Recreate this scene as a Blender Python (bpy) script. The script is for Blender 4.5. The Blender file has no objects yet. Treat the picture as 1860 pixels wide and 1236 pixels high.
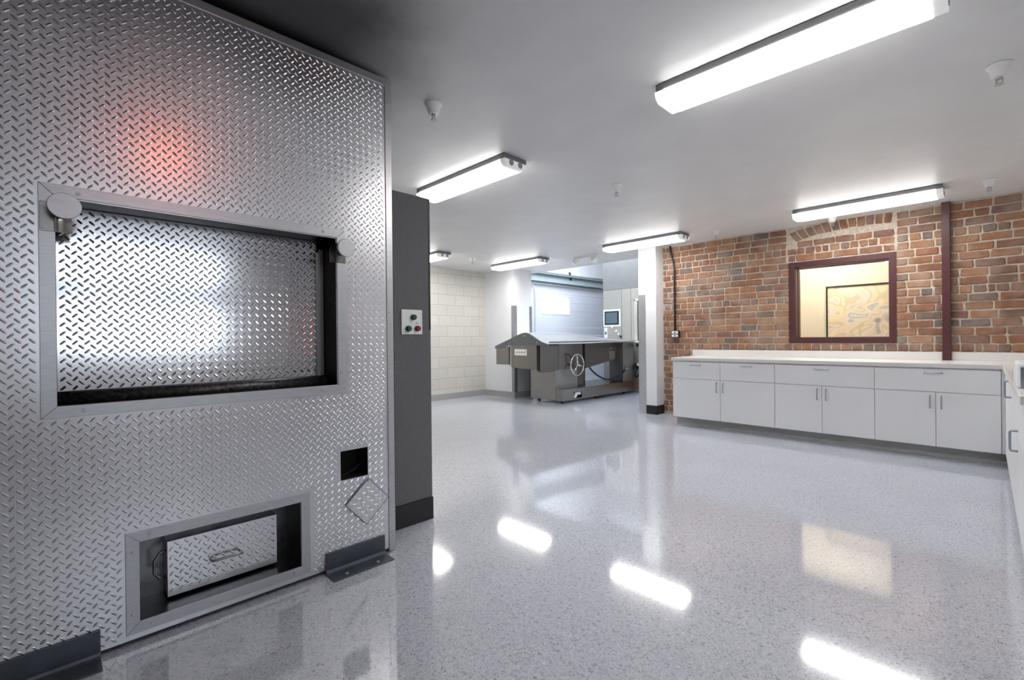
import bpy, math, random
from mathutils import Vector, Matrix
R = random.Random(7)
sc = bpy.context.scene
col = sc.collection

# ------------------------------------------------------------------ materials
def new_mat(name):
    m = bpy.data.materials.new(name); m.use_nodes = True
    nt = m.node_tree
    return m, nt, nt.nodes, nt.links, nt.nodes['Principled BSDF']

def pmat(name, c, rough=.5, metal=0., spec=.5, noise=0., nscale=40., bump=0., bscale=200., coat=0., stretch=None, rvar=0.):
    m, nt, N, L, b = new_mat(name)
    b.inputs['Base Color'].default_value = (*c, 1)
    b.inputs['Roughness'].default_value = rough
    b.inputs['Metallic'].default_value = metal
    b.inputs['Specular IOR Level'].default_value = spec
    b.inputs['Coat Weight'].default_value = coat
    tc = N.new('ShaderNodeTexCoord')
    src = tc.outputs['Object']
    if stretch:
        mp = N.new('ShaderNodeMapping'); mp.inputs['Scale'].default_value = stretch
        L.new(src, mp.inputs['Vector']); src = mp.outputs['Vector']
    if noise or rvar:
        n = N.new('ShaderNodeTexNoise'); n.inputs['Scale'].default_value = nscale; n.inputs['Detail'].default_value = 4
        L.new(src, n.inputs['Vector'])
        if noise:
            r = N.new('ShaderNodeValToRGB')
            r.color_ramp.elements[0].position = .3; r.color_ramp.elements[1].position = .7
            r.color_ramp.elements[0].color = (*[x*(1-noise) for x in c], 1)
            r.color_ramp.elements[1].color = (*[min(1, x*(1+noise)) for x in c], 1)
            L.new(n.outputs['Fac'], r.inputs['Fac']); L.new(r.outputs['Color'], b.inputs['Base Color'])
        if rvar:
            mr = N.new('ShaderNodeMapRange')
            mr.inputs[1].default_value = .3; mr.inputs[2].default_value = .7
            mr.inputs[3].default_value = max(.02, rough-rvar); mr.inputs[4].default_value = rough+rvar
            L.new(n.outputs['Fac'], mr.inputs[0]); L.new(mr.outputs[0], b.inputs['Roughness'])
    if bump:
        n2 = N.new('ShaderNodeTexNoise'); n2.inputs['Scale'].default_value = bscale; n2.inputs['Detail'].default_value = 3
        L.new(src, n2.inputs['Vector'])
        bp = N.new('ShaderNodeBump'); bp.inputs['Strength'].default_value = bump; bp.inputs['Distance'].default_value = .002
        L.new(n2.outputs['Fac'], bp.inputs['Height']); L.new(bp.outputs['Normal'], b.inputs['Normal'])
    return m

def emat(name, c, s):
    m, nt, N, L, b = new_mat(name)
    b.inputs['Base Color'].default_value = (*c, 1)
    b.inputs['Roughness'].default_value = .4
    b.inputs['Emission Color'].default_value = (*c, 1)
    b.inputs['Emission Strength'].default_value = s
    return m

def floor_mat():
    m, nt, N, L, b = new_mat('speckled_floor')
    tc = N.new('ShaderNodeTexCoord')
    n1 = N.new('ShaderNodeTexNoise'); n1.inputs['Scale'].default_value = 92; n1.inputs['Detail'].default_value = 2.5
    n1.inputs['Distortion'].default_value = 1.2
    n2 = N.new('ShaderNodeTexNoise'); n2.inputs['Scale'].default_value = 150; n2.inputs['Detail'].default_value = 2
    n3 = N.new('ShaderNodeTexNoise'); n3.inputs['Scale'].default_value = .9; n3.inputs['Detail'].default_value = 3
    for n in (n1, n2, n3): L.new(tc.outputs['Object'], n.inputs['Vector'])
    r1 = N.new('ShaderNodeValToRGB'); e = r1.color_ramp.elements
    e[0].position = .31; e[0].color = (.30, .30, .34, 1); e[1].position = .44; e[1].color = (.565, .59, .665, 1)
    x = e.new(.62); x.color = (.605, .63, .705, 1); x = e.new(.68); x.color = (.74, .74, .78, 1)
    r2 = N.new('ShaderNodeValToRGB'); e = r2.color_ramp.elements
    e[0].position = .30; e[0].color = (.66, .66, .68, 1); e[1].position = .46; e[1].color = (1, 1, 1, 1)
    r3 = N.new('ShaderNodeValToRGB'); e = r3.color_ramp.elements
    e[0].position = .35; e[0].color = (.93, .93, .93, 1); e[1].position = .65; e[1].color = (1, 1, 1, 1)
    L.new(n1.outputs['Fac'], r1.inputs['Fac']); L.new(n2.outputs['Fac'], r2.inputs['Fac']); L.new(n3.outputs['Fac'], r3.inputs['Fac'])
    a = N.new('ShaderNodeMix'); a.data_type = 'RGBA'; a.blend_type = 'MULTIPLY'; a.inputs['Factor'].default_value = 1
    L.new(r1.outputs['Color'], a.inputs['A']); L.new(r2.outputs['Color'], a.inputs['B'])
    c = N.new('ShaderNodeMix'); c.data_type = 'RGBA'; c.blend_type = 'MULTIPLY'; c.inputs['Factor'].default_value = 1
    L.new(a.outputs['Result'], c.inputs['A']); L.new(r3.outputs['Color'], c.inputs['B'])
    L.new(c.outputs['Result'], b.inputs['Base Color'])
    b.inputs['Roughness'].default_value = .075
    b.inputs['IOR'].default_value = 2.2
    return m

def shade_ceiling(m):
    # shade painted into the ceiling colour over the furnace mouth
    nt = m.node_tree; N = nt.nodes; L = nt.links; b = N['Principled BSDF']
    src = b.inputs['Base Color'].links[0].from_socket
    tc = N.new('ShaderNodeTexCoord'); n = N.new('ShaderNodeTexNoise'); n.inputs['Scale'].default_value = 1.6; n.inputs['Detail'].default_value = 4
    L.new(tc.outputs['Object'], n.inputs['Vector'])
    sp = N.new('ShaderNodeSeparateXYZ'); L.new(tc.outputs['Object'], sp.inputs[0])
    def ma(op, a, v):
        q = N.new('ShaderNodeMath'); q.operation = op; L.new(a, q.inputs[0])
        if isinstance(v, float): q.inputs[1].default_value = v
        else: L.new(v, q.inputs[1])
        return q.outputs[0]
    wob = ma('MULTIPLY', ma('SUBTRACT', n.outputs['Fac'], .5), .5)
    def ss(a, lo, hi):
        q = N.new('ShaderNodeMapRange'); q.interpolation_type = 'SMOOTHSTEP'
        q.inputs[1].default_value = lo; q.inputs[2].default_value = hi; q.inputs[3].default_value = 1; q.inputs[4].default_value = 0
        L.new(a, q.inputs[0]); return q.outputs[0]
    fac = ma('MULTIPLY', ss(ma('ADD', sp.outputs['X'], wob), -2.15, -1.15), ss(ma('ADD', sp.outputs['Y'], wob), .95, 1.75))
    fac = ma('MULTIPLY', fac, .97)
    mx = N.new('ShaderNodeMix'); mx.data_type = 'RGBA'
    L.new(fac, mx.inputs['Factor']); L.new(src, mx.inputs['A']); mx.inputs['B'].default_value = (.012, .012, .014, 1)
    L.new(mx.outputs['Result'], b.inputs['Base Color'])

def brick_mat():
    m, nt, N, L, b = new_mat('old_brick')
    g = N.new('ShaderNodeNewGeometry'); tc = N.new('ShaderNodeTexCoord')
    r = N.new('ShaderNodeValToRGB'); e = r.color_ramp.elements
    cols = [(0, (.33, .160, .088)), (.16, (.29, .135, .080)), (.32, (.37, .175, .092)), (.46, (.27, .145, .10)),
            (.58, (.33, .165, .095)), (.70, (.25, .145, .105)), (.80, (.40, .205, .11)), (.90, (.235, .165, .13)), (.96, (.19, .155, .135))]
    e[0].position = 0; e[0].color = (*cols[0][1], 1); e[1].position = cols[1][0]; e[1].color = (*cols[1][1], 1)
    for p, c in cols[2:]:
        x = e.new(p); x.color = (*c, 1)
    r.color_ramp.interpolation = 'CONSTANT'
    L.new(g.outputs['Random Per Island'], r.inputs['Fac'])
    n = N.new('ShaderNodeTexNoise'); n.inputs['Scale'].default_value = 14; n.inputs['Detail'].default_value = 6; n.inputs['Roughness'].default_value = .65
    L.new(tc.outputs['Object'], n.inputs['Vector'])
    r2 = N.new('ShaderNodeValToRGB'); e = r2.color_ramp.elements
    e[0].position = .3; e[0].color = (.58, .56, .55, 1); e[1].position = .72; e[1].color = (1.0, 1.0, 1.0, 1)
    L.new(n.outputs['Fac'], r2.inputs['Fac'])
    mx = N.new('ShaderNodeMix'); mx.data_type = 'RGBA'; mx.blend_type = 'MULTIPLY'; mx.inputs['Factor'].default_value = 1
    L.new(r.outputs['Color'], mx.inputs['A']); L.new(r2.outputs['Color'], mx.inputs['B'])
    # pale mortar haze smeared over some faces
    n3 = N.new('ShaderNodeTexNoise'); n3.inputs['Scale'].default_value = 5; n3.inputs['Detail'].default_value = 5
    L.new(tc.outputs['Object'], n3.inputs['Vector'])
    r3 = N.new('ShaderNodeMapRange'); r3.inputs[1].default_value = .45; r3.inputs[2].default_value = .8; r3.inputs[3].default_value = 0; r3.inputs[4].default_value = .6
    L.new(n3.outputs['Fac'], r3.inputs[0])
    m2 = N.new('ShaderNodeMix'); m2.data_type = 'RGBA'
    L.new(r3.outputs[0], m2.inputs['Factor']); L.new(mx.outputs['Result'], m2.inputs['A']); m2.inputs['B'].default_value = (.46, .37, .29, 1)
    L.new(m2.outputs['Result'], b.inputs['Base Color'])
    b.inputs['Roughness'].default_value = .85
    n4 = N.new('ShaderNodeTexNoise'); n4.inputs['Scale'].default_value = 45; n4.inputs['Detail'].default_value = 6
    L.new(tc.outputs['Object'], n4.inputs['Vector'])
    bp = N.new('ShaderNodeBump'); bp.inputs['Strength'].default_value = .7; bp.inputs['Distance'].default_value = .006
    L.new(n4.outputs['Fac'], bp.inputs['Height']); L.new(bp.outputs['Normal'], b.inputs['Normal'])
    return m

def block_mat():
    m, nt, N, L, b = new_mat('painted_block')
    tc = N.new('ShaderNodeTexCoord'); sp = N.new('ShaderNodeSeparateXYZ'); cb = N.new('ShaderNodeCombineXYZ')
    L.new(tc.outputs['Object'], sp.inputs[0]); L.new(sp.outputs['Y'], cb.inputs['X']); L.new(sp.outputs['Z'], cb.inputs['Y'])
    br = N.new('ShaderNodeTexBrick')
    br.inputs['Scale'].default_value = 1; br.inputs['Brick Width'].default_value = .41; br.inputs['Row Height'].default_value = .205
    br.inputs['Mortar Size'].default_value = .006; br.inputs['Mortar Smooth'].default_value = .3
    br.inputs['Color1'].default_value = (.70, .68, .62, 1); br.inputs['Color2'].default_value = (.66, .64, .58, 1)
    br.inputs['Mortar'].default_value = (.54, .52, .47, 1)
    L.new(cb.outputs[0], br.inputs['Vector'])
    n = N.new('ShaderNodeTexNoise'); n.inputs['Scale'].default_value = 60; n.inputs['Detail'].default_value = 5
    L.new(tc.outputs['Object'], n.inputs['Vector'])
    r = N.new('ShaderNodeValToRGB'); e = r.color_ramp.elements
    e[0].position = .3; e[0].color = (.82, .82, .82, 1); e[1].position = .65; e[1].color = (1, 1, 1, 1)
    L.new(n.outputs['Fac'], r.inputs['Fac'])
    mx = N.new('ShaderNodeMix'); mx.data_type = 'RGBA'; mx.blend_type = 'MULTIPLY'; mx.inputs['Factor'].default_value = 1
    L.new(br.outputs['Color'], mx.inputs['A']); L.new(r.outputs['Color'], mx.inputs['B'])
    L.new(mx.outputs['Result'], b.inputs['Base Color'])
    ad = N.new('ShaderNodeMath'); ad.operation = 'MULTIPLY_ADD'; ad.inputs[1].default_value = -1.; 
    L.new(br.outputs['Fac'], ad.inputs[0]); L.new(n.outputs['Fac'], ad.inputs[2])
    bp = N.new('ShaderNodeBump'); bp.inputs['Strength'].default_value = .6; bp.inputs['Distance'].default_value = .006
    L.new(ad.outputs[0], bp.inputs['Height']); L.new(bp.outputs['Normal'], b.inputs['Normal'])
    b.inputs['Roughness'].default_value = .6
    return m

def glass_mat(name, tint=(1, 1, 1), refl=1.0):
    m, nt, N, L, b = new_mat(name)
    out = N['Material Output']; N.remove(b)
    t = N.new('ShaderNodeBsdfTransparent'); t.inputs['Color'].default_value = (*tint, 1)
    g = N.new('ShaderNodeBsdfGlossy'); g.inputs['Roughness'].default_value = .02
    ge = N.new('ShaderNodeNewGeometry'); dt = N.new('ShaderNodeVectorMath'); dt.operation = 'DOT_PRODUCT'
    L.new(ge.outputs['Incoming'], dt.inputs[0]); L.new(ge.outputs['Normal'], dt.inputs[1])
    def mth(op, a, v=None, v0=None):
        q = N.new('ShaderNodeMath'); q.operation = op
        if v0 is not None: q.inputs[0].default_value = v0; L.new(a, q.inputs[1])
        else:
            L.new(a, q.inputs[0])
            if v is not None: q.inputs[1].default_value = v
        return q.outputs[0]
    c = mth('POWER', mth('SUBTRACT', mth('ABSOLUTE', dt.outputs['Value']), v0=1.0), 5.0)
    c = mth('ADD', mth('MULTIPLY', c, .92), .08)
    x = N.new('ShaderNodeMixShader')
    L.new(c, x.inputs[0]); L.new(t.outputs[0], x.inputs[1]); L.new(g.outputs[0], x.inputs[2]); L.new(x.outputs[0], out.inputs['Surface'])
    return m

def painting_mat():
    m, nt, N, L, b = new_mat('abstract_canvas')
    tc = N.new('ShaderNodeTexCoord')
    mp = N.new('ShaderNodeMapping'); mp.inputs['Scale'].default_value = (2.1, 1, 3.0); mp.inputs['Rotation'].default_value = (0, .55, 0)
    mp.inputs['Location'].default_value = (.35, 0, .2)
    L.new(tc.outputs['Object'], mp.inputs['Vector'])
    n = N.new('ShaderNodeTexNoise'); n.inputs['Scale'].default_value = 1.7; n.inputs['Detail'].default_value = .8; n.inputs['Distortion'].default_value = .9
    L.new(mp.outputs[0], n.inputs['Vector'])
    r = N.new('ShaderNodeValToRGB'); e = r.color_ramp.elements
    st = [(.26, (.34, .32, .28)), (.33, (.60, .55, .46)), (.38, (.80, .66, .52)), (.43, (.84, .74, .60)), (.462, (.62, .57, .46)),
          (.49, (.78, .62, .34)), (.54, (.84, .74, .52)), (.585, (.82, .66, .53)), (.63, (.84, .77, .67)), (.69, (.52, .50, .44)), (.75, (.76, .74, .68))]
    e[0].position = st[0][0]; e[0].color = (*st[0][1], 1); e[1].position = st[1][0]; e[1].color = (*st[1][1], 1)
    for p, c in st[2:]:
        x = e.new(p); x.color = (*c, 1)
    L.new(n.outputs['Fac'], r.inputs['Fac']); L.new(r.outputs['Color'], b.inputs['Base Color'])
    b.inputs['Roughness'].default_value = .6
    return m

M = {}
M['floor'] = floor_mat()
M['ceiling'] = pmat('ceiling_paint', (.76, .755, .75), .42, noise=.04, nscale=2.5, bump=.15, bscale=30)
shade_ceiling(M['ceiling'])
M['ceiling_office'] = pmat('office_ceiling_paint', (.8, .78, .74), .6, noise=.02, nscale=3)
M['white_wall'] = pmat('white_wall', (.74, .75, .77), .55, noise=.02, nscale=4, bump=.1, bscale=90)
M['grey_wall'] = pmat('grey_wall', (.70, .69, .67), .6, noise=.03, nscale=3)
M['cream'] = pmat('cream_wall', (.80, .72, .55), .7, noise=.02, nscale=3)
M['brick'] = brick_mat()
M['mortar'] = pmat('mortar', (.56, .48, .40), .95, noise=.22, nscale=30, bump=.8, bscale=120)
M['block'] = block_mat()
M['cove'] = pmat('grey_cove_base', (.36, .36, .36), .5, noise=.1, nscale=60)
M['plate'] = pmat('diamond_plate', (.76, .76, .78), .29, 1., rvar=.03, nscale=1.6, noise=.05)
M['plate_door'] = pmat('polished_diamond_plate', (.74, .74, .76), .16, 1., noise=.04, nscale=2)
M['plate_shaded'] = pmat('shaded_plate', (.022, .022, .024), .4, 1.)  # near-black copy of the plate, shade inside the opening put into its colour
M['alu'] = pmat('brushed_aluminium', (.56, .56, .58), .38, 1., noise=.06, nscale=18, stretch=(8, 1, 8))
M['steel'] = pmat('stainless_steel', (.31, .295, .28), .25, 1., noise=.03, nscale=5)
M['steel_dull'] = pmat('dull_stainless', (.37, .36, .34), .36, 1., noise=.03, nscale=7)
M['galv'] = pmat('galvanized_steel', (.56, .57, .58), .42, .7, noise=.10, nscale=35)
M['galv_dark'] = pmat('dark_galvanized_steel', (.33, .34, .36), .45, .6, noise=.15, nscale=35)  # darker galvanized tone for the pier corner guards
M['dark_steel'] = pmat('dark_grey_angle', (.085, .098, .12), .38, .5, noise=.12, nscale=16)
M['black'] = pmat('black', (.012, .012, .013), .45, bump=.2, bscale=80)
M['black_rubber'] = pmat('black_rubber', (.02, .02, .022), .55, noise=.2, nscale=50)
M['soot'] = pmat('soot_black', (.006, .006, .006), .8)
M['roller'] = pmat('black_roller', (.09, .09, .09), .38, .7, noise=.6, nscale=60, bump=.6, bscale=90)
M['niche'] = pmat('dark_stainless', (.16, .16, .165), .30, 1., noise=.3, nscale=10)
M['col_grey'] = pmat('grey_textured_panel', (.135, .135, .142), .75, noise=.22, nscale=240, bump=.4, bscale=300)
M['white_plastic'] = pmat('white_plastic', (.88, .88, .87), .4)
M['lens'] = emat('lamp_lens', (1, .985, .96), 27.)
M['lens_side'] = emat('lamp_lens_side', (1, .985, .96), 6.)
M['lens_end'] = emat('lamp_lens_end', (1, .97, .93), .8)
M['lens_cap'] = emat('lamp_end_cap', (.9, .9, .9), .25)
M['housing'] = pmat('lamp_housing', (.20, .20, .21), .45)
M['socket'] = pmat('lamp_socket', (.35, .35, .36), .5)
M['lam'] = pmat('white_laminate', (.86, .87, .885), .38, noise=.008, nscale=3)
M['top'] = pmat('white_worktop', (.78, .76, .74), .28, noise=.02, nscale=60)
M['kick'] = pmat('kick_board', (.45, .455, .45), .5, noise=.12, nscale=14, stretch=(1, 1, 6))
M['pull'] = pmat('pull_metal', (.40, .43, .48), .35, 1.)
M['maroon'] = pmat('maroon_paint', (.075, .021, .024), .42, noise=.12, nscale=22)
M['glass'] = glass_mat('window_glass')
M['canvas'] = painting_mat()
M['green'] = pmat('green_button', (.015, .10, .04), .25)
M['red'] = pmat('red_button', (.22, .02, .03), .25)
M['screen'] = pmat('touch_screen', (.10, .15, .18), .15)
M['door_white'] = pmat('roll_door_white', (.72, .75, .82), .5, noise=.015, nscale=5)
M['girder'] = pmat('girder_grey', (.36, .42, .44), .5, noise=.06, nscale=8)
M['red_lamp'] = emat('red_beacon', (1, .20, .09), 14.)
M['hose'] = pmat('blue_black_hose', (.012, .015, .03), .4)
M['ring'] = pmat('polished_steel', (.75, .73, .70), .15, 1.)
M['steel_brown'] = pmat('brownish_stainless', (.20, .18, .165), .24, 1., noise=.04, nscale=4)
M['lid_steel'] = pmat('lid_steel', (.68, .67, .67), .32, 1., noise=.03, nscale=5)
M['wood'] = pmat('orange_wood', (.32, .16, .08), .6, noise=.2, nscale=12)

# ------------------------------------------------------------------ mesh builder
class MB:
    def __init__(s): s.v = []; s.f = []; s.m = []; s.sm = []
    def add(s, vs, fs, mi=0, smooth=False):
        o = len(s.v); s.v += [tuple(v) for v in vs]
        for f in fs: s.f.append([i+o for i in f]); s.m.append(mi); s.sm.append(smooth)
        return s
    def box(s, x0, x1, y0, y1, z0, z1, mi=0):
        vs = [(x, y, z) for z in (z0, z1) for y in (y0, y1) for x in (x0, x1)]
        return s.add(vs, [(0, 2, 3, 1), (4, 5, 7, 6), (0, 1, 5, 4), (2, 6, 7, 3), (0, 4, 6, 2), (1, 3, 7, 5)], mi)
    def prism(s, poly, d, mi=0, smooth=False):   # poly: list of 3D points, d: extrusion vector
        n = len(poly); d = Vector(d); a = [Vector(p) for p in poly]
        vs = a + [p+d for p in a]
        fs = [tuple(range(n-1, -1, -1)), tuple(range(n, 2*n))]
        s.add(vs, fs, mi)
        o = len(s.v)-2*n
        for i in range(n):
            j = (i+1) % n; s.f.append([o+i, o+j, o+n+j, o+n+i]); s.m.append(mi); s.sm.append(smooth)
        return s
    def tube(s, pts, r, seg=10, mi=0, closed=False):
        pts = [Vector(p) for p in pts]; n = len(pts); rings = []
        up = None
        for i, p in enumerate(pts):
            a = pts[(i-1) % n] if (closed or i > 0) else p; c = pts[(i+1) % n] if (closed or i < n-1) else p
            t = (c-a).normalized()
            if up is None:
                up = t.orthogonal().normalized()
            up = (up - t*up.dot(t)).normalized(); w = t.cross(up)
            rr = r[i] if isinstance(r, (list, tuple)) else r
            rings.append([p + (up*math.cos(2*math.pi*k/seg) + w*math.sin(2*math.pi*k/seg))*rr for k in range(seg)])
        vs = [q for g in rings for q in g]; fs = []
        for i in range(n if closed else n-1):
            i2 = (i+1) % n
            for k in range(seg):
                k2 = (k+1) % seg; fs.append((i*seg+k, i*seg+k2, i2*seg+k2, i2*seg+k))
        s.add(vs, fs, mi, True)
        if not closed:
            o = len(s.v)-len(vs)
            s.f.append([o+k for k in range(seg)][::-1]); s.m.append(mi); s.sm.append(False)
            s.f.append([o+(n-1)*seg+k for k in range(seg)]); s.m.append(mi); s.sm.append(False)
        return s
    def cyl(s, a, b, r, r2=None, seg=24, mi=0):
        return s.tube([a, b], [r, r if r2 is None else r2], seg, mi)
    def lathe(s, prof, c, seg=28, mi=0):          # prof (r,z) around vertical axis at c
        vs = []; fs = []
        for r, z in prof:
            for k in range(seg):
                a = 2*math.pi*k/seg; vs.append((c[0]+r*math.cos(a), c[1]+r*math.sin(a), c[2]+z))
        for i in range(len(prof)-1):
            for k in range(seg):
                k2 = (k+1) % seg; fs.append((i*seg+k, i*seg+k2, (i+1)*seg+k2, (i+1)*seg+k))
        fs.append(tuple(range(seg))[::-1]); n = len(prof)-1; fs.append(tuple(n*seg+k for k in range(seg)))
        return s.add(vs, fs, mi, True)
    def loz(s, O, U, V, Nn, u0, u1, v0, v1, holes=(), sp=.035, ang=0., a=.0135, b=.0042, h=.0017, mi=0, ph=(0, 0)):
        O, U, V, Nn = map(Vector, (O, U, V, Nn))
        ca, sa = math.cos(ang), math.sin(ang)
        nu = int((u1-u0)/sp*1.5)+3
        R45 = math.pi/4
        rng = max(u1-u0, v1-v0)*1.5
        n = int(rng/sp)+2
        cu, cv = (u0+u1)/2, (v0+v1)/2
        for i in range(-n, n+1):
            for j in range(-n, n+1):
                for q in (0, 1):
                    lu, lv = (i+.5*q+ph[0])*sp, (j+.5*q+ph[1])*sp
                    u, v = cu+lu*ca-lv*sa, cv+lu*sa+lv*ca
                    mgn = .011
                    if not (u0+mgn < u < u1-mgn and v0+mgn < v < v1-mgn): continue
                    if any(h0-mgn < u < h1+mgn and g0-mgn < v < g1+mgn for h0, h1, g0, g1 in holes): continue
                    t = ang+(R45 if q == 0 else -R45)
                    ct, st = math.cos(t), math.sin(t)
                    base = [(a, 0), (.55*a, b), (-.55*a, b), (-a, 0), (-.55*a, -b), (.55*a, -b)]
                    pts = [O+U*(u+x*ct-y*st)+V*(v+x*st+y*ct) for x, y in base]
                    pts += [O+U*(u+x*ct)+V*(v+x*st)+Nn*h for x in (.5*a, -.5*a)]
                    s.add(pts, [(0, 1, 6), (1, 2, 7, 6), (2, 3, 7), (3, 4, 7), (4, 5, 6, 7), (5, 0, 6)], mi, False)
        return s
    def sheet(s, O, U, V, u, v, holes=(), mi=0):   # flat sheet with rectangular holes
        O, U, V = map(Vector, (O, U, V))
        us = sorted(set([*u] + [x for h in holes for x in h[:2]])); vs = sorted(set([*v] + [x for h in holes for x in h[2:]]))
        for i in range(len(us)-1):
            for j in range(len(vs)-1):
                cu, cv = (us[i]+us[i+1])/2, (vs[j]+vs[j+1])/2
                if any(h[0] < cu < h[1] and h[2] < cv < h[3] for h in holes): continue
                s.add([O+U*a+V*b for a, b in ((us[i], vs[j]), (us[i+1], vs[j]), (us[i+1], vs[j+1]), (us[i], vs[j+1]))], [(0, 1, 2, 3)], mi)
        return s
    def frame(s, O, U, V, Nn, u0, u1, v0, v1, w, t, mi=0):   # mitred picture frame, outer rect, width w, thickness t
        O, U, V, Nn = map(Vector, (O, U, V, Nn))
        P = lambda a, b: O+U*a+V*b
        o = [P(u0, v0), P(u1, v0), P(u1, v1), P(u0, v1)]
        i = [P(u0+w, v0+w), P(u1-w, v0+w), P(u1-w, v1-w), P(u0+w, v1-w)]
        g = .0006
        for k in range(4):
            k2 = (k+1) % 4
            s.prism([o[k], o[k2], i[k2], i[k]], Nn*t, mi)
        return s
    def build(s, name, mat, parent=None, bevel=0., smooth=False):
        off = Vector((0, 0, 0)); p = parent
        while p is not None: off += p.location; p = p.parent
        me = bpy.data.meshes.new(name)
        me.from_pydata([(v[0]-off.x, v[1]-off.y, v[2]-off.z) for v in s.v], [], s.f)
        for k in (mat if isinstance(mat, (list, tuple)) else [mat]): me.materials.append(M[k])
        me.polygons.foreach_set('material_index', s.m)
        me.polygons.foreach_set('use_smooth', [smooth or q for q in s.sm])
        me.update()
        o = bpy.data.objects.new(name, me); col.objects.link(o); o.parent = parent
        if bevel:
            bv = o.modifiers.new('bevel', 'BEVEL'); bv.width = bevel; bv.segments = 2; bv.limit_method = 'ANGLE'; bv.angle_limit = .6
        return o

def tag(o, label=None, cat=None, group=None, kind=None):
    if label: o['label'] = label
    if cat: o['category'] = cat
    if group: o['group'] = group
    if kind: o['kind'] = kind
    return o
def thing(name, label, cat, loc, group=None):
    o = bpy.data.objects.new(name, None); o.empty_display_size = .1; col.objects.link(o); o.location = loc
    return tag(o, label, cat, group)
def struct(name, mb, mat, parent=None, label=None, bevel=0):
    o = mb.build(name, mat, parent, bevel)
    if parent is None: o['kind'] = 'structure'
    if label: o['label'] = label
    return o
def dup(o, loc, label):
    r = o.copy(); col.objects.link(r); r.location = loc; r['label'] = label
    for ch in list(o.children):
        c = ch.copy(); col.objects.link(c); c.parent = r
        for g in list(ch.children):
            d = g.copy(); col.objects.link(d); d.parent = c
    return r

def fz(y):                       # the floor dips very slightly in front of the furnace
    t = min(1, max(0, (y-1.3)/1.7)); return -.018*(1-t*t*(3-2*t))
def cz(y): return 2.66-.0185*(y-1)

XL, XR, YR = -7.4, 2.6, -3.5     # left wall, right wall, rear wall
YB = 6.735                       # brick face

# ------------------------------------------------------------------ setting
mb = MB()
ys = [YR+.0, 0, 1.0] + [1.3+.085*i for i in range(21)] + [3.2, 5, 7.25, 12]
ys = sorted(set(round(y, 4) for y in ys)); vs = []; fs = []
for y in ys: vs += [(XL, y, fz(y)), (XR, y, fz(y))]
for i in range(len(ys)-1): fs.append((2*i, 2*i+1, 2*i+3, 2*i+2))
mb.add(vs, fs, 0, True)
struct('floor', mb, 'floor')

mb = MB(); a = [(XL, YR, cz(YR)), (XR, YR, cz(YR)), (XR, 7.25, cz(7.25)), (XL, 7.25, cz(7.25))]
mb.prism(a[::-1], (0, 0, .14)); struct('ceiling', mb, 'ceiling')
struct('wall_bay_header', MB().box(XL, -3.5, 7.25, 7.4, 2.70, 4.2), 'white_wall')
struct('ceiling_bay', MB().box(XL-.1, -3.4, 7.25, 12.1, 4.2, 4.3), 'white_wall')
# block wall on the left
struct('wall_left', MB().box(XL-.2, XL, YR, 7.0, -.05, 2.9), 'block')
struct('baseboard_left', MB().box(XL, XL+.012, 4.2, 6.52, .0, .115), 'cove')
# white pier
pier = struct('wall_pier', MB().box(XL, -6.535, 6.52, 7.03, 0, 2.556), 'white_wall', label='white painted pier at the end of the block wall')
struct('baseboard_pier', MB().box(XL+.012, -6.53, 6.508, 6.52, 0, .115).box(-6.535, -6.523, 6.508, 7.03, 0, .115), 'cove')
def guard(x, y, sx, z0, z1, name):
    m = MB().box(x-sx*.075, x+.004*sx, y-.004, y, z0, z1).box(min(x, x+.004*sx), max(x, x+.004*sx), y-.004, y+.075, z0, z1)
    return struct(name, m, 'galv')
struct('trim_1', MB().box(-6.61, -6.531, 6.516, 6.52, .0, 1.83).box(-6.535, -6.531, 6.52, 6.595, 0, 1.83), 'galv_dark')
struct('trim_2', MB().box(-6.535, -6.529, 6.96, 7.036, .0, 1.83).box(-6.60, -6.53, 7.03, 7.036, .0, 1.83), 'galv_dark')
# bay beyond
wl = MB(); wl.sheet((XL, 0, 0), (0, 1, 0), (0, 0, 1), (7.0, 12), (-.05, 4.3), [(8.0, 11.9, 0, 2.48)])
struct('wall_bay_left', wl, 'white_wall')
struct('wall_bay_far', MB().box(XL, -3.4, 12, 12.1, -.05, 4.3), 'white_wall')
# sectional door with one glazed light
dm = MB(); zs = [0, .5, 1., 1.5, 1.72, 2.24, 2.48]
P = [(8.0, 8.31), (9.39, 11.9)]
def dsec(y0, y1, z0, z1):
    dm.box(XL-.05, XL-.012, y0, y1, z0+.002, z1-.002)
for k in range(12):
    z0, z1 = k*.2065, (k+1)*.2065
    if z1 > 1.77 and z0 < 2.21:
        for y0, y1 in P: dsec(y0, y1, z0, z1)
    else: dsec(8.0, 11.9, z0, z1)
dm.box(XL-.05, XL-.012, 8.31, 9.39, 1.655, 1.775).box(XL-.05, XL-.012, 8.31, 9.39, 2.20, 2.27)
door = struct('door_1', dm, 'door_white', label='white sectional bay door with one bright glazed light')
MB().frame((XL-.012, 0, 0), (0, 1, 0), (0, 0, 1), (1, 0, 0), 8.29, 9.41, 1.755, 2.22, .02, .006).build('window_frame', 'door_white', door)
MB().sheet((XL-.035, 0, 0), (0, 1, 0), (0, 0, 1), (8.31, 9.39), (1.775, 2.20)).build('window_pane', 'glass', door)
tr = [(XL+.03, 8.07, z) for z in (0, 1, 2.0, 2.25)] + [(XL+.03, 8.07-.02*k*k, 2.25+.075*k) for k in range(1, 4)]
MB().tube(tr, .014, 8).build('track', 'door_white', door)
g = MB().box(XL+.02, XL+.05, 7.04, 12, 2.53, 2.70).box(XL+.02, XL+.14, 7.04, 12, 2.70, 2.715).box(XL+.02, XL+.14, 7.04, 12, 2.515, 2.53)
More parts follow.
